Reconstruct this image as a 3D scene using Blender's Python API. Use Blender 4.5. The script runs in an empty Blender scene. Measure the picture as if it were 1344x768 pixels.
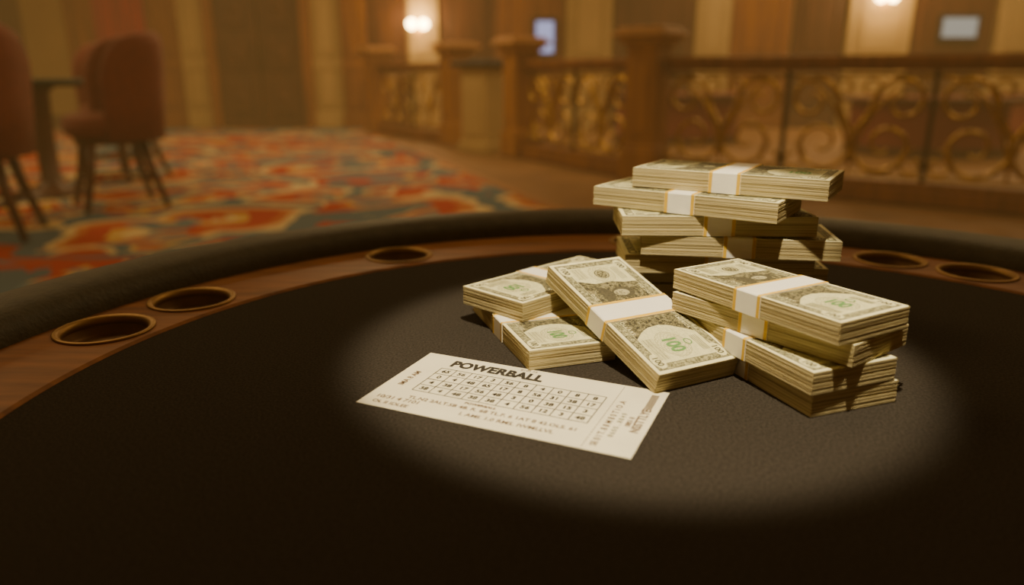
import bpy, bmesh, math, random
from mathutils import Vector, Matrix
random.seed(7)
C = bpy.context.scene.collection
PI = math.pi
def R(a): return math.radians(a)

# ------------------------------------------------------------------ materials
def mat(name, col, rough=.6, metal=0, emis=None, es=0, bump=0, bscale=50, var=0, vscale=8, vstretch=(1,1,1), spec=.5, sheen=0):
    m = bpy.data.materials.new(name); m.use_nodes = True
    nt = m.node_tree; b = nt.nodes['Principled BSDF']
    b.inputs['Base Color'].default_value = (*col, 1)
    b.inputs['Roughness'].default_value = rough
    b.inputs['Metallic'].default_value = metal
    b.inputs['Specular IOR Level'].default_value = spec
    if sheen: b.inputs['Sheen Weight'].default_value = sheen
    if emis:
        b.inputs['Emission Color'].default_value = (*emis, 1); b.inputs['Emission Strength'].default_value = es
    tc = nt.nodes.new('ShaderNodeTexCoord')
    if var:
        mp = nt.nodes.new('ShaderNodeMapping'); mp.inputs['Scale'].default_value = vstretch
        n = nt.nodes.new('ShaderNodeTexNoise'); n.inputs['Scale'].default_value = vscale; n.inputs['Detail'].default_value = 4
        r = nt.nodes.new('ShaderNodeValToRGB')
        r.color_ramp.elements[0].position = .3; r.color_ramp.elements[1].position = .7
        r.color_ramp.elements[0].color = (*[c*(1-var) for c in col], 1)
        r.color_ramp.elements[1].color = (*[min(1, c*(1+var)) for c in col], 1)
        nt.links.new(tc.outputs['Object'], mp.inputs[0]); nt.links.new(mp.outputs[0], n.inputs['Vector'])
        nt.links.new(n.outputs['Fac'], r.inputs[0]); nt.links.new(r.outputs[0], b.inputs['Base Color'])
    if bump:
        n2 = nt.nodes.new('ShaderNodeTexNoise'); n2.inputs['Scale'].default_value = bscale; n2.inputs['Detail'].default_value = 3
        bp = nt.nodes.new('ShaderNodeBump'); bp.inputs['Strength'].default_value = bump; bp.inputs['Distance'].default_value = .002
        nt.links.new(tc.outputs['Object'], n2.inputs['Vector']); nt.links.new(n2.outputs['Fac'], bp.inputs['Height'])
        nt.links.new(bp.outputs[0], b.inputs['Normal'])
    return m

M = {}
M['felt'] = mat('felt_black', (.036,.030,.023), .95, var=.45, vscale=550, bump=.4, bscale=800, spec=.06, sheen=.03)
M['rail_wood'] = mat('rail_wood', (.28,.105,.030), .5, var=.3, vscale=14, vstretch=(1,6,1), spec=.3)
M['pad'] = mat('pad_leather', (.056,.048,.024), .55, bump=.3, bscale=260, var=.2, vscale=60, spec=.4)
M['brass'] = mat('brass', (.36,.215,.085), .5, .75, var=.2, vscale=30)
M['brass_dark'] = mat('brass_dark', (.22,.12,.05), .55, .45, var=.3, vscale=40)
M['table_base'] = mat('table_base_wood', (.08,.03,.012), .4, var=.3, vscale=6)
M['paper'] = mat('note_paper', (.83,.78,.45), .8, var=.05, vscale=60)
M['ink'] = mat('ink_dark', (.08,.07,.035), .8, var=.3, vscale=500)
M['ink_mid'] = mat('ink_mid', (.40,.37,.18), .8, var=.35, vscale=900)
M['ink_light'] = mat('ink_light', (.72,.68,.37), .8, var=.12, vscale=500)
M['ink_green'] = mat('ink_green', (.13,.29,.08), .8, var=.25, vscale=600)
M['strap'] = mat('strap_paper', (.88,.84,.70), .7, var=.03, vscale=40)
M['strap_y'] = mat('strap_yellow', (.74,.46,.03), .7)
M['tpaper'] = mat('ticket_paper', (.79,.73,.52), .65, var=.08, vscale=18)
M['tink'] = mat('ticket_ink', (.02,.016,.01), .7)
M['tink_b'] = mat('ticket_ink_brown', (.14,.08,.04), .7)
M['tink_g'] = mat('ticket_ink_green', (.18,.17,.08), .7)
M['tink_p'] = mat('ticket_pink', (.74,.55,.38), .7)
M['wood'] = mat('hall_wood', (.19,.068,.019), .5, var=.3, vscale=2.5, vstretch=(6,6,.6), spec=.3)
M['wood_gold'] = mat('post_wood', (.29,.122,.040), .5, var=.25, vscale=2.5, vstretch=(6,6,.6), spec=.3)
M['wood_cap'] = mat('post_cap_wood', (.42,.215,.085), .45, var=.2, vscale=2.5, vstretch=(6,6,.6), spec=.4)
M['wood_dark'] = mat('hall_wood_dark', (.080,.027,.009), .5, var=.3, vscale=2.5, vstretch=(6,6,.6), spec=.3)
M['cream'] = mat('cream_wall', (.30,.19,.075), .75, var=.1, vscale=1.5)
M['cream2'] = mat('cream_pillar', (.37,.25,.105), .7, var=.06, vscale=2)
M['gold'] = mat('gilded_iron', (.44,.26,.075), .34, 1, var=.4, vscale=12)
M['iron'] = mat('dark_iron', (.06,.035,.018), .45, .8)
M['maroon'] = mat('maroon_fabric', (.18,.032,.018), .8, var=.15, vscale=30, sheen=.1, bump=.2, bscale=200)
M['legwood'] = mat('chair_leg_wood', (.08,.022,.010), .4, var=.2, vscale=10)
M['darktop'] = mat('dark_tabletop', (.022,.036,.022), .6, var=.2, vscale=12, spec=.2)
M['curtain'] = mat('curtain_maroon', (.30,.010,.025), .8, var=.3, vscale=4, vstretch=(6,1,.2))
M['black'] = mat('black_plastic', (.01,.01,.01), .4)
M['screen'] = mat('screen_white', (.05,.06,.08), .3, emis=(.62,.64,.58), es=.40)
M['screen_b'] = mat('screen_blue', (.05,.06,.08), .3, emis=(.45,.50,.85), es=.8)
M['shade'] = mat('lamp_glass', (.9,.8,.6), .5, emis=(1,.68,.28), es=30)
M['ceil'] = mat('ceiling_plaster', (.50,.38,.22), .9, var=.05, vscale=1)
M['redfelt'] = mat('red_felt', (.20,.03,.02), .9, var=.1, vscale=30)
M['floor'] = mat('floor_brown', (.21,.105,.042), .6, var=.25, vscale=1.6, spec=.3)

def edge_mat():
    m = bpy.data.materials.new('note_edges'); m.use_nodes = True
    nt = m.node_tree; b = nt.nodes['Principled BSDF']; b.inputs['Roughness'].default_value = .85
    tc = nt.nodes.new('ShaderNodeTexCoord'); mp = nt.nodes.new('ShaderNodeMapping')
    mp.inputs['Scale'].default_value = (10, 10, 1500)
    n = nt.nodes.new('ShaderNodeTexNoise'); n.inputs['Scale'].default_value = 1; n.inputs['Detail'].default_value = 3
    r = nt.nodes.new('ShaderNodeValToRGB')
    r.color_ramp.elements[0].position = .30; r.color_ramp.elements[0].color = (.31,.24,.10,1)
    r.color_ramp.elements[1].position = .60; r.color_ramp.elements[1].color = (.64,.55,.29,1)
    nt.links.new(tc.outputs['Object'], mp.inputs[0]); nt.links.new(mp.outputs[0], n.inputs['Vector'])
    nt.links.new(n.outputs['Fac'], r.inputs[0]); nt.links.new(r.outputs[0], b.inputs['Base Color'])
    return m
M['edges'] = edge_mat()

def engrave_mat(name, dark, light, scale, p0, p1, dist=6):
    m = bpy.data.materials.new(name); m.use_nodes = True
    nt = m.node_tree; b = nt.nodes['Principled BSDF']; b.inputs['Roughness'].default_value = .85
    tc = nt.nodes.new('ShaderNodeTexCoord')
    v = nt.nodes.new('ShaderNodeTexVoronoi'); v.inputs['Scale'].default_value = scale*.35
    w = nt.nodes.new('ShaderNodeTexNoise'); w.inputs['Scale'].default_value = scale; w.inputs['Detail'].default_value = 2; w.inputs['Distortion'].default_value = dist*.2
    mx = nt.nodes.new('ShaderNodeMath'); mx.operation = 'ADD'
    nt.links.new(tc.outputs['Object'], v.inputs['Vector']); nt.links.new(tc.outputs['Object'], w.inputs['Vector'])
    ml = nt.nodes.new('ShaderNodeMath'); ml.operation='MULTIPLY'; ml.inputs[1].default_value=.35
    nt.links.new(v.outputs['Distance'], ml.inputs[0])
    nt.links.new(ml.outputs[0], mx.inputs[0]); nt.links.new(w.outputs['Fac'], mx.inputs[1])
    r = nt.nodes.new('ShaderNodeValToRGB')
    r.color_ramp.elements[0].position = p0; r.color_ramp.elements[0].color = (*dark,1)
    r.color_ramp.elements[1].position = p1; r.color_ramp.elements[1].color = (*light,1)
    nt.links.new(mx.outputs[0], r.inputs[0]); nt.links.new(r.outputs[0], b.inputs['Base Color'])
    return m
M['eng_border'] = engrave_mat('engraved_border', (.06,.055,.025), (.54,.50,.25), 1000, .52, .86)
M['eng_dark'] = engrave_mat('engraved_dark', (.035,.03,.014), (.34,.30,.14), 650, .56, .90)
M['eng_field'] = engrave_mat('engraved_field', (.34,.35,.16), (.78,.74,.40), 520, .44, .74)
M['eng_face'] = engrave_mat('engraved_face', (.14,.12,.06), (.46,.42,.22), 650, .45, .78)

def carpet_mat():
    m = bpy.data.materials.new('floral_carpet'); m.use_nodes = True
    nt = m.node_tree; b = nt.nodes['Principled BSDF']; b.inputs['Roughness'].default_value = .95
    b.inputs['Specular IOR Level'].default_value = .1
    tc = nt.nodes.new('ShaderNodeTexCoord')
    n = nt.nodes.new('ShaderNodeTexNoise'); n.inputs['Scale'].default_value = 1.3; n.inputs['Detail'].default_value = 2
    mx = nt.nodes.new('ShaderNodeMixRGB'); mx.blend_type = 'ADD'; mx.inputs[0].default_value = .75
    nt.links.new(tc.outputs['Object'], n.inputs['Vector'])
    nt.links.new(tc.outputs['Object'], mx.inputs[1]); nt.links.new(n.outputs['Color'], mx.inputs[2])
    v = nt.nodes.new('ShaderNodeTexVoronoi'); v.inputs['Scale'].default_value = .95
    nt.links.new(mx.outputs[0], v.inputs['Vector'])
    def ramp(cols):
        r = nt.nodes.new('ShaderNodeValToRGB'); cr = r.color_ramp; cr.interpolation='CONSTANT'
        cr.elements[0].position = cols[0][0]; cr.elements[0].color = (*cols[0][1],1)
        cr.elements[1].position = cols[1][0]; cr.elements[1].color = (*cols[1][1],1)
        for p, c in cols[2:]:
            e = cr.elements.new(p); e.color = (*c,1)
        return r
    red=(.36,.045,.028); gold=(.50,.32,.11); cream=(.55,.41,.21); grey=(.085,.125,.145); orange=(.42,.13,.05); blue=(.125,.165,.185)
    r = ramp([(0,cream),(.14,gold),(.22,red),(.38,orange),(.45,cream),(.53,grey),(.70,red),(.82,blue)])
    nt.links.new(v.outputs['Distance'], r.inputs[0])
    n3 = nt.nodes.new('ShaderNodeTexNoise'); n3.inputs['Scale'].default_value = .95; n3.inputs['Detail'].default_value = 2; n3.inputs['Distortion'].default_value = 1.5
    nt.links.new(tc.outputs['Object'], n3.inputs['Vector'])
    r3 = ramp([(0,grey),(.40,blue),(.45,gold),(.48,red),(.55,cream),(.58,grey),(.65,gold),(.68,red)])
    nt.links.new(n3.outputs['Fac'], r3.inputs[0])
    n4 = nt.nodes.new('ShaderNodeTexNoise'); n4.inputs['Scale'].default_value = .95; n4.inputs['Detail'].default_value = 1
    nt.links.new(tc.outputs['Object'], n4.inputs['Vector'])
    st = nt.nodes.new('ShaderNodeMath'); st.operation='GREATER_THAN'; st.inputs[1].default_value=.50
    nt.links.new(n4.outputs['Fac'], st.inputs[0])
    m2 = nt.nodes.new('ShaderNodeMixRGB')
    nt.links.new(st.outputs[0], m2.inputs[0])
    nt.links.new(r.outputs[0], m2.inputs[1]); nt.links.new(r3.outputs[0], m2.inputs[2])
    nt.links.new(m2.outputs[0], b.inputs['Base Color'])
    return m
M['carpet'] = carpet_mat()

# ------------------------------------------------------------------ mesh builder
class MB:
    def __init__(s): s.v=[]; s.f=[]; s.m=[]; s.sm=[]
    def add(s, vs, fs, mi=0, T=None, smooth=False):
        o = len(s.v)
        for p in vs:
            p = Vector(p)
            if T is not None: p = T @ p
            s.v.append(tuple(p))
        for f in fs: s.f.append([i+o for i in f]); s.m.append(mi); s.sm.append(smooth)
    def box(s, c, d, mi=0, T=None):
        x,y,z = c; a,b,e = d[0]/2, d[1]/2, d[2]/2
        vs = [(x-a,y-b,z-e),(x+a,y-b,z-e),(x+a,y+b,z-e),(x-a,y+b,z-e),(x-a,y-b,z+e),(x+a,y-b,z+e),(x+a,y+b,z+e),(x-a,y+b,z+e)]
        s.add(vs, [(0,3,2,1),(4,5,6,7),(0,1,5,4),(1,2,6,5),(2,3,7,6),(3,0,4,7)], mi, T)
    def rect(s, x0,y0,x1,y1,z=0,mi=0,T=None):
        s.add([(x0,y0,z),(x1,y0,z),(x1,y1,z),(x0,y1,z)], [(0,1,2,3)], mi, T)
    def frame(s, x0,y0,x1,y1,w,z=0,mi=0,T=None):
        s.rect(x0,y0,x1,y0+w,z,mi,T); s.rect(x0,y1-w,x1,y1,z,mi,T)
        s.rect(x0,y0+w,x0+w,y1-w,z,mi,T); s.rect(x1-w,y0+w,x1,y1-w,z,mi,T)
    def disc(s, x,y,rx,ry,z=0,mi=0,n=28,T=None,a0=0,a1=2*PI):
        vs = [(x+rx*math.cos(a0+(a1-a0)*i/n), y+ry*math.sin(a0+(a1-a0)*i/n), z) for i in range(n if a1-a0>6.28 else n+1)]
        s.add(vs, [tuple(range(len(vs)))], mi, T)
    def ring(s, x,y,rx,ry,w,z=0,mi=0,n=28,T=None,a0=0,a1=2*PI):
        vs=[]; fs=[]
        for i in range(n+1):
            a = a0+(a1-a0)*i/n
            vs += [(x+rx*math.cos(a),y+ry*math.sin(a),z),(x+(rx-w)*math.cos(a),y+(ry-w)*math.sin(a),z)]
            if i: fs.append((2*i-2,2*i,2*i+1,2*i-1))
        s.add(vs,fs,mi,T)
    def lathe(s, prof, n=48, c=(0,0,0), mi=0, closed=False, T=None, smooth=True, caps=False):
        vs=[]; fs=[]; k=len(prof)
        for i in range(n):
            a = 2*PI*i/n
            for r,z in prof: vs.append((c[0]+r*math.cos(a), c[1]+r*math.sin(a), c[2]+z))
        for i in range(n):
            j=(i+1)%n
            for q in range(k if closed else k-1):
                w=(q+1)%k
                fs.append((i*k+q, j*k+q, j*k+w, i*k+w))
        if caps:
            fs.append(tuple(i*k for i in range(n-1,-1,-1))); fs.append(tuple(i*k+k-1 for i in range(n)))
        s.add(vs,fs,mi,T,smooth)
    def tube(s, pts, rad, n=8, mi=0, T=None, smooth=True):
        pts=[Vector(p) for p in pts]; k=len(pts)
        if not hasattr(rad,'__len__'): rad=[rad]*k
        vs=[]; fs=[]
        up=None
        for i,p in enumerate(pts):
            t=(pts[min(i+1,k-1)]-pts[max(i-1,0)]).normalized()
            if up is None:
                up = Vector((0,0,1)) if abs(t.z)<.9 else Vector((1,0,0))
            a=t.cross(up)
            if a.length<1e-6: a=t.cross(Vector((0,1,0)))
            a.normalize(); b=a.cross(t).normalized(); up=b
            for q in range(n):
                an=2*PI*q/n
                vs.append(tuple(p+(a*math.cos(an)+b*math.sin(an))*rad[i]))
        for i in range(k-1):
            for q in range(n):
                w=(q+1)%n
                fs.append((i*n+q,i*n+w,(i+1)*n+w,(i+1)*n+q))
        fs.append(tuple(range(n-1,-1,-1))); fs.append(tuple((k-1)*n+q for q in range(n)))
        s.add(vs,fs,mi,T,smooth)
    def text(s, txt, size, x, y, z=0, mi=0, T=None, rot=0, align='LEFT', bold=0, sx=1, sp=1):
        vs,fs = text_geo(txt, align, bold, sp)
        if not vs: return
        L = Matrix.Translation((x,y,z)) @ Matrix.Rotation(rot,4,'Z') @ Matrix.Diagonal((size*sx,size,1,1))
        if T is not None: L = T @ L
        s.add(vs,fs,mi,L)
    def build(s, name, mats, parent=None, bevel=0, seg=2):
        me=bpy.data.meshes.new(name); me.from_pydata(s.v,[],s.f)
        if not isinstance(mats,(list,tuple)): mats=[mats]
        for m in mats: me.materials.append(m)
        for p,mi,sm in zip(me.polygons,s.m,s.sm): p.material_index=mi; p.use_smooth=sm
        me.update()
        o=bpy.data.objects.new(name,me); C.objects.link(o)
        if parent: o.parent=parent
        if bevel:
            b=o.modifiers.new('bevel','BEVEL'); b.width=bevel; b.segments=seg; b.limit_method='ANGLE'
        return o
_tc={}
def text_geo(txt, align, bold, sp=1):
    k=(txt,align,bold,sp)
    if k in _tc: return _tc[k]
    cu=bpy.data.curves.new('tmp','FONT'); cu.body=txt; cu.size=1; cu.align_x=align; cu.offset=bold; cu.resolution_u=3
    cu.fill_mode='FRONT'; cu.space_character=sp
    o=bpy.data.objects.new('tmp',cu); C.objects.link(o)
    bpy.context.view_layer.update()
    dg=bpy.context.evaluated_depsgraph_get(); ev=o.evaluated_get(dg); me=ev.to_mesh()
    vs=[tuple(v.co) for v in me.vertices]; fs=[tuple(p.vertices) for p in me.polygons]
    ev.to_mesh_clear(); bpy.data.objects.remove(o); bpy.data.curves.remove(cu)
    _tc[k]=(vs,fs); return _tc[k]

def tag(o,label,cat,group=None,kind=None):
    if label: o['label']=label
    if cat: o['category']=cat
    if group: o['group']=group
    if kind: o['kind']=kind
    return o
def thing(name,label,cat,loc=(0,0,0),rz=0,group=None):
    o=bpy.data.objects.new(name,None); C.objects.link(o); o.location=loc; o.rotation_euler=(0,0,rz)
    o.empty_display_size=.05
    return tag(o,label,cat,group)
def copy_tree(o,parent=None):
    c=o.copy(); C.objects.link(c)
    if parent: c.parent=parent
    for ch in list(o.children): copy_tree(ch,c)
    return c
def struct(o): o['kind']='structure'; return o

# ------------------------------------------------------------------ card table
TZ=.76; TC=(.14,.45)
table=thing('card_table','round black felt card table with padded black rim, wooden rail and brass cup holders','table',(TC[0],TC[1],0))
b=MB(); b.lathe([(.0,TZ-.02),(.479,TZ-.02),(.479,TZ-.0005),(.477,TZ),(.0,TZ)],160)
felt=b.build('felt_surface',M['felt'],table)
for p in felt.data.polygons: p.use_smooth=False
b=MB(); b.lathe([(.478,TZ-.05),(.585,TZ-.05),(.585,TZ+.002),(.481,TZ+.002),(.478,TZ)],192,closed=True,smooth=False)
rail=b.build('wooden_rail',M['rail_wood'],table)
cups_px=[(-.355,.620),(-.3143,.708),(-.1358,.8908),(.1720,.9806),(.4571,.8756),(.5271,.8155)]
cut=MB(); cpos=[]
for (x,y) in cups_px:
    a=math.atan2(y-TC[1],x-TC[0]); rr=.5275
    cx,cy=rr*math.cos(a),rr*math.sin(a); cpos.append((cx,cy))
    cut.lathe([(.036,TZ-.03),(.036,TZ+.03)],48,(cx,cy,0),smooth=False,caps=True)
co=cut.build('cutter',M['brass'],table)
bo=rail.modifiers.new('b','BOOLEAN'); bo.operation='DIFFERENCE'; bo.object=co; bo.solver='EXACT'
bpy.context.view_layer.update()
dg=bpy.context.evaluated_depsgraph_get()
nm=bpy.data.meshes.new_from_object(rail.evaluated_get(dg))
rail.modifiers.clear(); rail.data=nm; bpy.data.objects.remove(co)
for (cx,cy) in cpos:
    b=MB()
    b.lathe([(.0355,TZ-.0005),(.0412,TZ+.0022),(.0412,TZ+.0034),(.040,TZ+.0040),(.0380,TZ+.0040),(.0350,TZ+.0015),(.0345,TZ-.004),(.0353,TZ-.004)],56,(cx,cy,0),closed=True)
    h=b.build('cup_holder',M['brass'],table)
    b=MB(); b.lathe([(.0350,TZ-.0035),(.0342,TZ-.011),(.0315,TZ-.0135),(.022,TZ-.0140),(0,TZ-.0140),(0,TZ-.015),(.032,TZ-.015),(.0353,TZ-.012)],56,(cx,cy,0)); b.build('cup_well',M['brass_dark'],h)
prof=[]
for i in range(20):
    a=2*PI*i/20
    rx,rz=.046,.034
    prof.append((.617+rx*math.copysign(abs(math.cos(a))**.8,math.cos(a)), TZ-.005+rz*math.copysign(abs(math.sin(a))**.85,math.sin(a))))
b=MB(); b.lathe(prof,192,closed=True); b.build('padded_armrest',M['pad'],table)
b=MB(); b.lathe([(.0,TZ-.05),(.60,TZ-.05),(.60,TZ-.13),(.57,TZ-.14),(.0,TZ-.14)],96); b.build('apron',M['table_base'],table)
b=MB(); b.lathe([(.0,TZ-.14),(.14,TZ-.14),(.11,TZ-.2),(.09,TZ-.35),(.12,.2),(.16,.1),(.34,.06),(.36,.0),(.0,.0)],64); b.build('pedestal',M['table_base'],table)

# ------------------------------------------------------------------ banknote bundle
L,W,H=.150,.069,.0152
def make_bundle():
    root=thing('banknote_bundle','x','banknotes')
    rnd=random.Random(3)
    b=MB(); n=34
    for i in range(n):
        t=H/n; jx=rnd.uniform(-.0002,.0002); jy=rnd.uniform(-.0002,.0002)
        b.box((jx,jy,t*(i+.5)),(L-rnd.uniform(0,.0003),W-rnd.uniform(0,.0003),t),0)
    b.build('note_stack',M['edges'],root)
    # 0 paper 1 ink 2 mid 3 light 4 green 5 border 6 dark engraving 7 field 8 face
    z=H+.0001; b=MB(); hx,hy=L/2-.0003,W/2-.0003
    b.rect(-hx,-hy,hx,hy,z,0)
    z+=.00008
    b.frame(-hx+.0030,-hy+.0028,hx-.0030,hy-.0028,.0060,z,5)
    b.frame(-hx+.0030,-hy+.0028,hx-.0030,hy-.0028,.0005,z+.00006,1)
    b.frame(-hx+.0088,-hy+.0086,hx-.0088,hy-.0086,.0005,z+.00006,1)
    b.rect(-hx+.0092,-hy+.0090,hx-.0092,hy-.0090,z,3)
    z2=z+.0001
    # fine ruled ground left and right of the portrait
    for (xa,xb) in ((-.0640,-.040),(.0235,.0640)):
        for j in range(34):
            yy=-.0245+.00148*j; b.rect(xa,yy,xb,yy+.00042,z+.00003,7)
    # guilloche rosettes woven from thin rings, without a pale fill
    for (rx_,ry_,cx_,cy_) in ((.0125,.0110,-.052,.002),(.0150,.0125,.0475,-.002)):
        for q in range(14):
            a=q*PI/7; b.ring(cx_+rx_*.40*math.cos(a),cy_+ry_*.40*math.sin(a),rx_*.6,ry_*.6,.00030,z+.00006,2,20)
    # dark engraved ground round the portrait, reaching the strap
    pts=[(-.046,-.0248),(-.0395,-.012),(-.0400,.004),(-.0370,.014),(-.036,.0248),(.012,.0248),(.012,-.0248)]
    b.add([(x,y,z2) for x,y in pts],[tuple(range(len(pts)-1,-1,-1))],6)
    b.ring(-.0235,.0,.0130,.0205,.0003,z2+.00006,2,40)
    b.disc(-.0235,-.0170,.0112,.0120,z2+.00012,1,22,None,.1,PI-.1)
    b.disc(-.0235,.0040,.0072,.0098,z2+.00013,1,26)
    b.disc(-.0231,.0020,.0045,.0068,z2+.00016,8,24)
    b.rect(-.0258,.0032,-.0240,.0037,z2+.0002,1); b.rect(-.0222,.0032,-.0205,.0037,z2+.0002,1)
    b.rect(-.0246,-.0022,-.0218,-.0018,z2+.0002,1)
    # dark engraved wedge on the other side of the strap
    pts=[(.012,.0248),(.038,.0248),(.0325,.018),(.0265,.010),(.0240,.002),(.0250,-.008),(.0290,-.016),(.036,-.0248),(.012,-.0248)]
    b.add([(x,y,z2) for x,y in pts],[tuple(range(len(pts)-1,-1,-1))],6)
    # left seal
    b.disc(-.0520,.002,.0066,.0062,z2+.00008,6,24)
    b.ring(-.0520,.002,.0054,.0050,.0004,z2+.0001,3)
    for q in range(5):
        a=PI/2+q*2*PI/5; b.disc(-.0520+.0022*math.cos(a),.002+.0021*math.sin(a),.0008,.0008,z2+.00012,2,8)
    # green numerals
    b.text('100',.0165,.0478,-.0075,z2+.00014,4,align='CENTER',bold=.03,sx=.70)
    b.ring(.0478,.0105,.0036,.0032,.0009,z2+.00012,4,18)
    for sx in (-1,1):
        for sy in (-1,1):
            cx_,cy_=sx*(hx-.0125),sy*(hy-.0082)
            b.disc(cx_,cy_,.0080,.0048,z2+.00002,3,20)
            b.text('100',.0068,cx_,cy_-.0024,z2+.00012,1,align='CENTER',bold=.03)
    b.text('THE UNITED STATES OF AMERICA',.0038,.001,hy-.0122,z2+.00014,3,align='CENTER',bold=.01,sp=1.15)
    b.text('ONE HUNDRED DOLLARS',.0042,.002,-hy+.0094,z2+.00014,3,align='CENTER',bold=.01,sp=1.2)
    for j in range(7):
        b.rect(-.064,-.0125-.0014*j,-.048,-.0121-.0014*j,z2+.00004,1 if j%2==1 else 2)
        b.rect(.038,-.0155-.0013*j,.062,-.0151-.0013*j,z2+.00004,1 if j%2==1 else 2)
    for j in range(4):
        b.rect(-.060,.0150+.0016*j,-.042,.0154+.0016*j,z2+.00004,1); b.rect(.042,.0160+.0016*j,.060,.0164+.0016*j,z2+.00004,1)
    b.build('printed_face',[M['paper'],M['ink'],M['ink_mid'],M['ink_light'],M['ink_green'],M['eng_border'],M['eng_dark'],M['eng_field'],M['eng_face']],root)
    w=.0245; y=W/2+.0007; zt=H+.0009
    def band(x0,x1,e,mi,b):
        vs=[]
        for x in (x0,x1):
            vs+=[(x,-y-e,0),(x,-y-e,zt+e-.0008),(x,-y+.0008,zt+e),(x,y-.0008,zt+e),(x,y+e,zt+e-.0008),(x,y+e,0)]
        b.add(vs,[(0,1,7,6),(1,2,8,7),(2,3,9,8),(3,4,10,9),(4,5,11,10),(5,0,6,11),(5,4,3,2,1,0),(6,7,8,9,10,11)],mi)
    b=MB(); band(-w/2,w/2,0,0,b); st=b.build('paper_strap',M['strap'],root)
    for sx in (-1,1):
        b=MB(); band(sx*(w/2-.0015)-.0013,sx*(w/2-.0015)+.0013,.00012,0,b); b.build('strap_stripe',M['strap_y'],st)
    return root
proto=make_bundle()
G='strapped banknote bundles'
s7=1.17; ht=(H+.0011)*s7; s4=1.055; hb=(H+.0011)*s4
Bn=[
 (.215,.745,0,-3,s7,'lowest banknote bundle of the tallest stack, resting on the felt',0),
 (.222,.745,1*ht,-6,s7,'banknote bundle just above the lowest one of the tallest stack',0),
 (.195,.715,2*ht,-2,s7,'fifth banknote bundle from the top of the tallest stack',0),
 (.212,.698,3*ht,-9,s7,'banknote bundle jutting right at middle height of the tallest stack, fourth from top',0),
 (.189,.704,4*ht,-2,s7,'third banknote bundle from the top of the tallest stack',0),
 (.1745,.706,5*ht,-34,s7,'banknote bundle second from the top of the tallest stack, jutting furthest left',0),
 (.211,.703,6*ht,-31,s7,'banknote bundle crowning the very top of the tallest stack',0),
 (.2045,.5365,0,-70,s4,'lowest bundle of the right front pile, flat on the felt',0),
 (.1985,.533,hb,-68,s4,'second bundle from the bottom of the right front pile',0),
 (.2035,.5346,2*hb,-53,s4*.97,'bundle directly under the top one of the right front pile, poking out left',0),
 (.200,.531,3*hb,-60,s4*.98,'top bundle of the right front pile, printed face fully in view',0),
 (.0225,.6166,0,-71.6,s4,'lower bundle of the two crossed ones at the left, on the felt',0),
 (.040,.679,hb,225,s4*1.03,'upper bundle of the two crossed ones at the left, pointing back to the tall stack',0),
 (.098,.574,0,-62.5,s4*1.02,'tilted bundle in the middle leaning on the left pair, near end on the felt',15.6),
]
for i,(x,y,z,a,s,lab,tilt) in enumerate(Bn):
    o=proto if i==0 else copy_tree(proto)
    o.location=(x,y,TZ+.0004+z+(s*L/2*math.sin(R(tilt)))); o.rotation_euler=(0,R(tilt),R(a)); o.scale=(s,s,s)
    tag(o,lab,'banknotes',G)

# ------------------------------------------------------------------ ticket
tk=thing('lottery_ticket','cream paper lottery ticket with black title and grid of numbers, lying on the felt','ticket',(.0021,.4812,TZ+.0003),R(-24))
TW,TH=.195,.1031
b=MB(); b.box((0,0,.0002),(TW,TH,.0004),0); b.build('ticket_paper',M['tpaper'],tk)
b=MB(); z=.00055
b.text('POWERBALL',.0155,-.0700,.0325,z,0,bold=.055,sx=.84,sp=1.04)
gx0,gx1,gy0,gy1=-.073,.059,-.018,.0262; nc,nr=10,4
cw,ch=(gx1-gx0)/nc,(gy1-gy0)/nr; lw=.0007
for i in range(nc+1):
    x=gx0+cw*i; b.rect(x-lw/2,gy0,x+lw/2,gy1,z,0)
for j in range(nr+1):
    y=gy0+ch*j; b.rect(gx0,y-lw/2,gx1,y+lw/2,z,0)
rd=random.Random(11)
for j in range(nr):
    for i in range(nc):
        b.text(str(rd.choice([8,0,3,12,15,2,31,38,4,56,17,65,48])),.0068,gx0+cw*(i+.5),gy0+ch*j+.0033,z+.00003,0,align='CENTER',bold=.035)
b.text('IMA 8 AM',.0066,-.0835,-.014,z,1,rot=PI/2,bold=.02)
b.text('POWERBALL',.0042,-.016,-.0240,z,1,align='CENTER',bold=.04)
b.text('TL.N2 2ALT.SB 48. R. 68 TL.F. 6 1AT 8 42.OLS. 61',.0060,-.006,-.0315,z,1,align='CENTER',bold=.02)
b.text('I. AMI. 1.0 RMS. IWMLLVL',.0062,.010,-.0408,z,1,align='CENTER',bold=.02)
b.text('10/31 4 7101',.0066,-.091,-.0380,z,1,bold=.02)
b.text('OL II IDLEE',.0058,-.089,-.0458,z,1,bold=.02)
b.text('8103 73',.0042,-.016,.0462,z,1,bold=.01)
for k in range(26):
    y=-TH/2+.003+k*(TH-.005)/26; b.rect(.0653,y,.0659,y+.0022,z,1)
b.text('SE 0 I T. 8 8 M 8 0 T I O .A',.0062,.0735,-.045,z,1,rot=PI/2,bold=.02)
b.text('8 6 0 0 . . 8 8 4 9',.0052,.0797,-.030,z,2,rot=PI/2,bold=.02)
b.text('NSSTTLYE',.0082,.0927,-.019,z,1,rot=PI/2,bold=.03)
b.text('0801 8',.0052,.0857,-.012,z,1,rot=PI/2,bold=.02)
for k in range(30):
    y=.018+k*.00085; b.rect(.0872,y,.0925,y+.00028+.0003*(k%3==0),z,1)
b.build('printed_ink',[M['tink'],M['tink_b'],M['tink_g'],M['tink_p']],tk)

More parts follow.
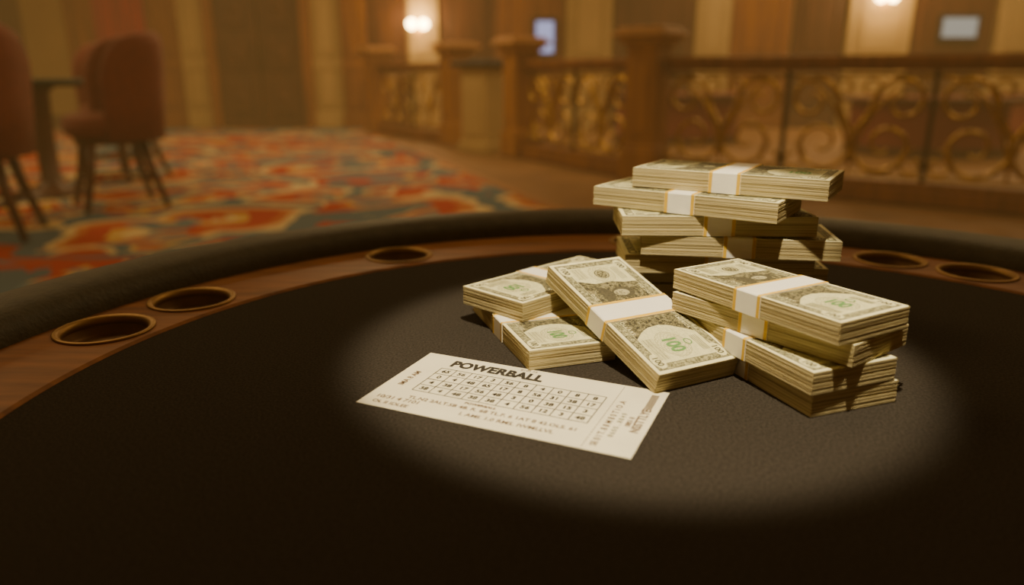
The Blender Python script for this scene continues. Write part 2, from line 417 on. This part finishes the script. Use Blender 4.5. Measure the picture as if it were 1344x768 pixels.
# ------------------------------------------------------------------ hall
WX0,WX1,WY0,WY1,WZ=-9.6,12.,-2.5,14.,3.6
b=MB(); b.box(((WX0+WX1)/2,(WY0+WY1)/2,-.06),(WX1-WX0,WY1-WY0,.1),0); o=struct(b.build('floor',M['floor']))
b=MB(); b.box(((WX0+WX1)/2,(WY0+WY1)/2,WZ+.05),(WX1-WX0,WY1-WY0,.1),0); struct(b.build('ceiling',M['ceil']))
b=MB(); b.box(((WX0+WX1)/2,WY1+.1,WZ/2),(WX1-WX0+.4,.2,WZ+.2),0); struct(b.build('wall_back',M['cream']))
b=MB(); b.box((WX0-.1,(WY0+WY1)/2,WZ/2),(.2,WY1-WY0,WZ+.2),0); struct(b.build('wall_left',M['cream']))
b=MB(); b.box((WX1+.1,(WY0+WY1)/2,WZ/2),(.2,WY1-WY0,WZ+.2),0); struct(b.build('wall_right',M['cream']))
b=MB(); b.box(((WX0+WX1)/2,WY0-.1,WZ/2),(WX1-WX0+.4,.2,WZ+.2),0); struct(b.build('wall_front',M['cream']))
b=MB(); b.box((-5.45,WY1-.03,.11),(8.2,.06,.22),0); b.box((7.2,WY1-.03,.11),(9.5,.06,.22),0); struct(b.build('baseboard_back',M['wood_dark'],bevel=.01))
b=MB(); zc=.0
pts=[(-9.55,-2.4),(3.15,-2.4),(-2.70,13.6),(-9.55,13.6)]
vs=[(x,y,-.01) for x,y in pts]+[(x,y,zc) for x,y in pts]
b.add(vs,[(4,5,6,7),(0,1,5,4),(1,2,6,5),(2,3,7,6),(3,0,4,7),(3,2,1,0)],0)
tag(b.build('carpet',M['carpet']),'red, orange, cream and blue floral patterned carpet covering the hall floor','carpet')
b=MB()
p0=Vector((3.15,-2.4,0)); p1=Vector((-2.70,13.6,0)); d=(p1-p0).normalized(); nrm=Vector((d.y,-d.x,0))
vs=[]
for zz in (-.009,.006):
    for q in (p0,p0+nrm*.10,p1+nrm*.10,p1): vs.append((q.x,q.y,zz))
b.add(vs,[(4,5,6,7),(0,1,5,4),(1,2,6,5),(2,3,7,6),(3,0,4,7),(3,2,1,0)],0)
struct(b.build('trim_1',M['wood_gold']))

def PX(x): return (x-672)/72.9
tn=[1]
def panel(x0,x1,m,depth=.08,z1=3.5,rows=((.35,1.05),(1.25,3.2))):
    tn[0]+=1
    X0,X1=PX(x0),PX(x1); b=MB()
    b.box(((X0+X1)/2,WY1-depth/2,z1/2),(X1-X0,depth,z1),0)
    w=X1-X0; 
    for (a,c) in rows:
        fw=.04; ix=max(.07,w*.14)
        y=WY1-depth-.012
        b.box(((X0+X1)/2,y,a+fw/2),(w-2*ix,.024,fw),0); b.box(((X0+X1)/2,y,c-fw/2),(w-2*ix,.024,fw),0)
        b.box((X0+ix+fw/2,y,(a+c)/2),(fw,.024,c-a),0); b.box((X1-ix-fw/2,y,(a+c)/2),(fw,.024,c-a),0)
        b.box(((X0+X1)/2,y+.004,(a+c)/2),(w-2*ix-.16,.018,(c-a)-.16),0)
    b.box(((X0+X1)/2,WY1-depth/2-.02,.13),(w+.04,depth+.04,.26),0)
    struct(b.build('trim_%d'%tn[0],m,bevel=.008))
panel(98,136,M['wood']); panel(203,242,M['wood']); panel(-30,40,M['wood_dark'])
panel(452,484,M['wood'],.14); panel(484,536,M['wood_dark'])
panel(540,577,M['cream2'],.16); panel(580,652,M['wood_dark']); panel(652,738,M['wood'])
panel(805,905,M['wood_dark']); panel(955,1030,M['wood']); panel(1034,1098,M['wood_dark']); panel(1102,1182,M['cream2'],.16)
panel(1186,1290,M['wood_dark']); panel(1294,1350,M['cream2'],.14)
panel(242,280,M['cream2'],.05); panel(412,452,M['cream2'],.05); panel(742,800,M['cream2'],.1); panel(908,952,M['cream2'],.1)
b=MB(); X0,X1=PX(137),PX(202); n=60; vs=[]; fs=[]
for i in range(n+1):
    t=i/n; x=X0+(X1-X0)*t; y=WY1-.10+.035*math.sin(t*2*PI*9)
    vs+=[(x,y,1.45),(x,y,3.4)]
    if i: fs.append((2*i-2,2*i,2*i+1,2*i-1))
b.add(vs,fs,0,None,True)
cur=thing('curtain','dark maroon pleated curtain hanging on the back wall behind the chairs','curtain')
b.build('cloth',M['curtain'],cur)
b=MB(); b.tube([(X0-.1,WY1-.1,3.42),(X1+.1,WY1-.1,3.42)],.025,10); b.build('curtain_rod',M['gold'],cur)
panel(137,202,M['wood'],.05,1.4,((.3,1.2),))
# double door
X0,X1=PX(278),PX(412); w=X1-X0; cx=(X0+X1)/2
door=bpy.data.objects.new('door_1',None); C.objects.link(door); struct(door); door.location=(cx,WY1,0)
b=MB()
b.box((-w/2+.08,-.09,1.6),(.16,.18,3.2),0); b.box((w/2-.08,-.09,1.6),(.16,.18,3.2),0); b.box((0,-.09,3.25),(w+.1,.2,.2),0)
b.build('door_frame',M['wood'],door,bevel=.012)
lw=(w-.32)/2
for sx in (-1,1):
    b=MB(); c=sx*(lw/2+.008)
    b.box((c,-.04,1.58),(lw-.02,.08,3.15),0)
    for (a,e) in ((.2,.85),(1.0,1.55),(1.7,2.4),(2.5,3.05)):
        b.box((c,-.09,(a+e)/2),(lw-.26,.03,e-a),0); b.box((c,-.115,(a+e)/2),(lw-.42,.04,e-a-.16),0)
        b.lathe([(.0,.03),(.07,.02),(.09,0)],20,(0,0,0),0,T=Matrix.Translation((c,-.135,(a+e)/2))@Matrix.Rotation(R(90),4,'X'))
    lf=b.build('door_leaf',M['wood_dark'],door,bevel=.01)
    b=MB(); b.tube([(sx*.07,-.09,1.0),(sx*.07,-.15,1.02),(sx*.07,-.15,1.38),(sx*.07,-.09,1.4)],.010,8); b.build('door_handle',M['iron'],lf)

# sconces
def sconce(px,z,n,label,ydep):
    t=thing('wall_sconce',label,'wall lamp',(PX(px),WY1-ydep,z))
    b=MB(); b.lathe([(0,.03),(.05,.03),(.075,.01),(.08,0)],24,T=Matrix.Rotation(R(90),4,'X')); b.build('backplate',M['gold'],t,)
    w=.21
    for i in range(n):
        x=(i-(n-1)/2)*w
        b=MB(); pts=[(x*q,-.02-.12*math.sin(q*PI/2),-.10*math.sin(q*PI)) for q in [k/10 for k in range(11)]]
        b.tube(pts,.010,8); ar=b.build('arm',M['gold'],t)
        b=MB(); b.lathe([(.0,0),(.032,.0),(.040,.012),(.018,.02),(.018,.03),(0,.03)],20,(x,-.145,0)); b.build('candle_cup',M['gold'],ar)
        b=MB(); b.lathe([(.0,.03),(.035,.035),(.070,.07),(.080,.11),(.062,.16),(.03,.185),(0,.19)],20,(x,-.145,0)); b.build('lamp_shade',M['shade'],t)
    l=bpy.data.lights.new('sconce_light','POINT'); l.energy=45; l.color=(1,.66,.28); l.shadow_soft_size=.1
    lo=bpy.data.objects.new('sconce_light',l); C.objects.link(lo); lo.location=(PX(px),WY1-ydep-.4,z+.2)
sconce(553,1.66,2,'glowing twin wall sconce on the cream pillar right of the double door',.16)
sconce(1141,2.10,2,'glowing twin wall sconce on the cream pillar near the wall television',.16)
def tv(px,z,w,h,m,name,label,ydep):
    t=thing(name,label,'screen',(PX(px),WY1-ydep,z))
    b=MB(); b.box((0,-.03,0),(w+.14,.05,h+.14),0); b.box((0,-.005,0),(w*.4,.03,h*.4),0); b.build('bezel',M['black'],t,bevel=.006)
    b=MB(); b.box((0,-.058,0),(w,.008,h),0); b.build('screen',m,t)
tv(1243,1.72,.60,.32,M['screen'],'television','flat pale lit television on the dark wood wall panel at the right',.12)
tv(714,1.56,.30,.52,M['screen_b'],'display_screen','upright bluish lit display screen on the back wall between the posts',.12)

# ------------------------------------------------------------------ railing
def post(x,y,rz,label):
    t=thing('newel_post',label,'post',(x,y,0),rz,'wooden newel posts of the railing')
    b=MB(); b.box((0,0,.14),(.36,.36,.28),0); b.box((0,0,.30),(.33,.33,.05),0); b.build('base',M['wood_gold'],t,bevel=.012)
    b=MB(); b.box((0,0,.72),(.30,.30,.96),0)
    for a in range(4):
        T=Matrix.Rotation(a*PI/2,4,'Z')
        b.box((0,-.153,.74),(.18,.010,.66),0,T); b.box((0,-.158,.74),(.12,.010,.58),0,T)
    b.build('shaft',M['wood_gold'],t,bevel=.008)
    b=MB(); b.box((0,0,1.205),(.34,.34,.04),0); b.box((0,0,1.25),(.42,.42,.05),0); b.box((0,0,1.30),(.52,.52,.05),0); b.box((0,0,1.342),(.44,.44,.04),0); b.build('cap',M['wood_cap'],t,bevel=.014)
A=Vector((1.25,7.11)); Bp=Vector((.10,9.11)); Cp=Vector((-.77,10.58)); D=Vector((-2.2,12.6)); E=A+Vector((.81,-.59)).normalized()*4.5
post(A.x,A.y,R(-36),'nearest wooden newel post, where the scrolled railing turns a corner')
post(Bp.x,Bp.y,R(-60),'second wooden newel post, beside the bluish upright screen')
post(Cp.x,Cp.y,R(-55),'third wooden newel post, just left of the cream podium')
post(D.x,D.y,R(-55),'farthest wooden newel post at the left end of the railing')
def spiral(cx,cz,r0,turns,a0,dirn,n=44,r1=.03):
    out=[]
    for i in range(n+1):
        t=i/n; r=r0+(r1-r0)*(t**.9); a=a0+dirn*turns*2*PI*t
        out.append((cx+r*math.cos(a),0,cz+r*math.sin(a)))
    return out
def section(P,Q,bays,label,zt=1.10,inset=.185,end_inset=.185):
    v=Q-P; ln=v.length; ang=math.atan2(v.y,v.x); u=v.normalized()
    S=P+u*inset; l=ln-inset-end_inset
    t=thing('railing_section',label,'railing',(S.x,S.y,0),ang,'scrolled railing sections')
    b=MB(); b.box((l/2,0,zt-.03),(l,.15,.07),0); b.box((l/2,0,zt-.085),(l,.10,.05),0); b.build('top_rail',M['wood'],t,bevel=.014)
    b=MB(); b.box((l/2,0,.06),(l,.22,.12),0); b.box((l/2,0,.14),(l,.14,.05),0); b.build('bottom_rail',M['wood'],t,bevel=.012)
    bw=l/bays; z0,z1=.165,zt-.11; h=z1-z0
    for k in range(1,bays):
        b=MB(); b.box((k*bw,0,(z0+z1)/2),(.035,.035,h),0); b.build('divider_bar',M['iron'],t)
    b=MB(); b.tube([(0,0,z0+.03),(l,0,z0+.03)],.012,8); b.tube([(0,0,z1-.03),(l,0,z1-.03)],.012,8); b.build('frame_bar',M['gold'],t)
    for k in range(bays):
        x0=k*bw; cx=x0+bw/2
        def piece(p,r=.020):
            b=MB(); n=len(p); b.tube(p,[r*(.6+.5*math.sin(PI*i/(n-1))) for i in range(n)],7); b.build('scroll',M['gold'],t)
        for s in (-1,1):
            bot=spiral(cx+s*bw*.22,z0+h*.32,h*.30,1.35,(PI if s>0 else 0),s,r1=.04)
            top=spiral(cx+s*bw*.31,z0+h*.72,h*.25,1.3,(PI if s>0 else 0),-s,r1=.04)
            a_=bot[0]; c_=top[0]
            mid=[]
            for i in range(1,8):
                tt=i/8; e=tt*tt*(3-2*tt)
                mid.append((a_[0]+(c_[0]-a_[0])*e,0,a_[2]+(c_[2]-a_[2])*tt))
            piece(list(reversed(bot))+mid+top)
            st=[(cx+s*(bw*.47*(1-math.cos(a*PI/2))),0,z0+.04+(h-.09)*math.sin(a*PI/2)**1.2) for a in [i/20 for i in range(21)]]
            piece(st,.014)
            piece(spiral(cx+s*bw*.42,z0+h*.16,h*.14,1.1,PI/2,s,26,.03),.014)
            piece(spiral(cx+s*bw*.09,z0+h*.84,h*.12,1.1,-PI/2,s,26,.03),.012)
    return t
section(A,E,4,'gilt scroll railing section running right from the nearest newel post',end_inset=0)
section(A,Bp,2,'gilt scroll railing section between the nearest and second newel posts',inset=.22)
section(Cp,D,2,'gilt scroll railing section at the far left, beyond the cream podium')

pd=thing('podium','cream podium with a dark flat top between two newel posts','podium',(-.36,9.75,0),R(-40))
b=MB(); b.box((0,0,.06),(.50,.46,.12),0); b.box((0,0,.54),(.42,.38,.96),0); b.box((0,-.195,.55),(.28,.02,.7),0); b.box((0,0,1.02),(.46,.42,.04),0); b.build('body',M['cream2'],pd,bevel=.01)
b=MB(); b.box((0,0,1.07),(.62,.56,.06),0); b.box((0,.1,1.11),(.5,.28,.03),0); b.build('top',M['black'],pd,bevel=.01)

# ------------------------------------------------------------------ tub chairs
def make_chair():
    t=thing('bar_chair','x','chair')
    b=MB(); b.lathe([(0,.52),(.255,.52),(.300,.545),(.315,.60),(.305,.655),(.25,.685),(0,.69)],40); se=b.build('seat',M['maroon'],t)
    b=MB(); b.lathe([(.306,.575),(.321,.58),(.321,.59),(.306,.595)],40,closed=True); b.build('piping',M['maroon'],se)
    b=MB(); vs=[]; fs=[]; n=44; am=R(104)
    prof=[(.268,.50),(.262,.70),(.262,.86),(.270,.95),(.286,.99),(.315,1.),(.350,.985),(.372,.94),(.374,.86),(.366,.70),(.345,.50)]
    k=len(prof)
    for i in range(n+1):
        ph=-am+2*am*i/n; e=abs(ph)/am
        top=1.26-.06*e**2-.16*e**6-.10*e**16
        for (r,zf) in prof:
            zz=.50+(zf-.5)/.5*(top-.5)
            fl=.06*max(0,(zz-.7))
            rr=r+fl
            if e>.90:
                mid=.318+fl; rr=mid+(rr-mid)*(1-((e-.90)/.10)**2*.75)
            cs,sn=math.cos(ph),math.sin(ph); q=(abs(cs)**3+abs(sn)**3)**(-1/3)
            vs.append((rr*q*sn,-rr*q*cs,zz))
    for i in range(n):
        for q in range(k):
            w=(q+1)%k
            fs.append((i*k+q,(i+1)*k+q,(i+1)*k+w,i*k+w))
    fs.append(tuple(range(k))); fs.append(tuple(n*k+q for q in range(k-1,-1,-1)))
    b.add(vs,fs,0,None,True); bk=b.build('backrest',M['maroon'],t)
    b=MB(); b.lathe([(0,.47),(.25,.47),(.26,.52),(0,.52)],32); b.build('seat_frame',M['legwood'],t)
    for sx in (-1,1):
        for sy in (-1,1):
            b=MB(); b.tube([(sx*.17,sy*.17,.50),(sx*.20,sy*.20,.30),(sx*.27,sy*.27,.006)],[.036,.031,.021],10); b.build('leg',M['legwood'],t)
    b=MB(); c=[(-.215,-.215,.22),(.215,-.215,.22),(.215,.215,.22),(-.215,.215,.22)]
    for i in range(4): b.tube([c[i],c[(i+1)%4]],.016,8)
    b.build('footrest',M['legwood'],t)
    return t
ch=make_chair()
def put(o,x,y,f,label,group,z=.004):
    o.location=(x,y,z); o.rotation_euler=(0,0,math.atan2(f[1],f[0])-PI/2); tag(o,label,'chair',group)
g1='maroon tub chairs around the small bar table'
put(ch,-3.24,4.50,(-.35,.94),'maroon upholstered high chair at the left edge, its back turned to us',g1)
put(copy_tree(ch),-2.96,5.62,(-.80,-.60),'maroon upholstered high chair right of the small round table, open to the left',g1)
put(copy_tree(ch),-3.66,7.10,(-.25,-.97),'maroon upholstered high chair behind the small round table, facing us',g1)
bt=thing('bar_table','small round dark bar table between the maroon high chairs','table',(-3.82,6.2,0))
b=MB(); b.lathe([(0,.87),(.38,.87),(.43,.885),(.43,.915),(.41,.925),(0,.925)],48); b.build('tabletop',M['darktop'],bt)
b=MB(); b.lathe([(0,.87),(.14,.87),(.09,.82),(.075,.5),(.075,.12),(.12,.08)],24); b.build('column',M['legwood'],bt)
b=MB(); b.lathe([(0,.09),(.10,.08),(.28,.035),(.30,.0),(0,0)],40); b.build('base',M['legwood'],bt)

def game_table(x,y,rz,label):
    t=thing('gaming_table',label,'table',(x,y,0),rz,'red gaming tables beyond the railing')
    def half(r,z0,z1,b,mi=0):
        vs=[]; n=28
        for z in (z0,z1):
            for i in range(n+1):
                a=PI*i/n; vs.append((r*math.cos(a),-r*.75*math.sin(a)+.0,z))
        m=n+1
        fs=[(i,i+1,m+i+1,m+i) for i in range(n)]+[(n,0,m,m+n),tuple(range(n,-1,-1)),tuple(m+i for i in range(m))]
        b.add(vs,fs,mi)
    b=MB(); half(1.1,.62,.68,b); b.build('armrest',M['wood_dark'],t,bevel=.02)
    b=MB(); half(.98,.681,.69,b); b.build('felt',M['redfelt'],t)
    b=MB(); half(.90,.10,.62,b); b.build('body',M['redfelt'],t)
    b=MB(); half(.94,.0,.10,b); b.build('plinth',M['wood_dark'],t)
game_table(2.4,11.2,R(10),'red felt half round gaming table beyond the railing, nearest the corner post')
game_table(5.2,9.6,R(-15),'red felt half round gaming table in the middle beyond the railing')
game_table(8.2,11.2,R(-25),'red felt half round gaming table at far right below the television')

# ------------------------------------------------------------------ lights
def area(x,y,z,sx,sy,e,col=(1,.71,.34),rot=(0,0,0)):  # added, unseen fill lamp under the ceiling for warm ambient, no fixture
    l=bpy.data.lights.new('fill_light','AREA'); l.shape='RECTANGLE'; l.size=sx; l.size_y=sy; l.energy=e; l.color=col
    o=bpy.data.objects.new('fill_light',l); C.objects.link(o); o.location=(x,y,z); o.rotation_euler=rot
for x,y,e in [(-6,6,58),(-6,11,42),(-1.5,8,64),(-1.5,12,45),(3,9.5,48),(7.5,8,44),(8,12,50),(4,12.5,42)]:
    area(x,y,3.5,1.6,1.6,e)
area(-2,2.2,3.5,1.5,1.5,30); area(2.0,3.2,3.5,1.5,1.5,30)  # extra fill added to raise the ambient light over the card table
l=bpy.data.lights.new('table_spot','SPOT'); l.energy=88; l.color=(1,.84,.57); l.spot_size=R(25.4); l.spot_blend=.27; l.shadow_soft_size=.018
o=bpy.data.objects.new('table_spot',l); C.objects.link(o); o.location=(.085,.26,TZ+1.02)
tgt=Vector((.097,.566,TZ)); o.rotation_euler=(tgt-o.location).to_track_quat('-Z','Y').to_euler()
w=bpy.data.worlds.new('w'); bpy.context.scene.world=w; w.use_nodes=True
w.node_tree.nodes['Background'].inputs[0].default_value=(1,.62,.3,1); w.node_tree.nodes['Background'].inputs[1].default_value=.03
em=w.node_tree.nodes.new('ShaderNodeEmission'); em.inputs[0].default_value=(1,.56,.16,1); em.inputs[1].default_value=.0056  # self-glowing volume stands in for amber haze, lifts distant shadows
w.node_tree.links.new(em.outputs[0], w.node_tree.nodes['World Output'].inputs['Volume'])

# ------------------------------------------------------------------ camera
cam=bpy.data.cameras.new('camera'); co=bpy.data.objects.new('camera',cam); C.objects.link(co)
co.location=(0,0,TZ+.22); co.rotation_euler=(R(90)-math.atan2(290,979),0,0)
cam.sensor_width=36; cam.lens=979/1344*36; cam.clip_start=.01; cam.clip_end=100
cam.dof.use_dof=True; cam.dof.focus_distance=.59; cam.dof.aperture_fstop=3.1
bpy.context.scene.camera=co
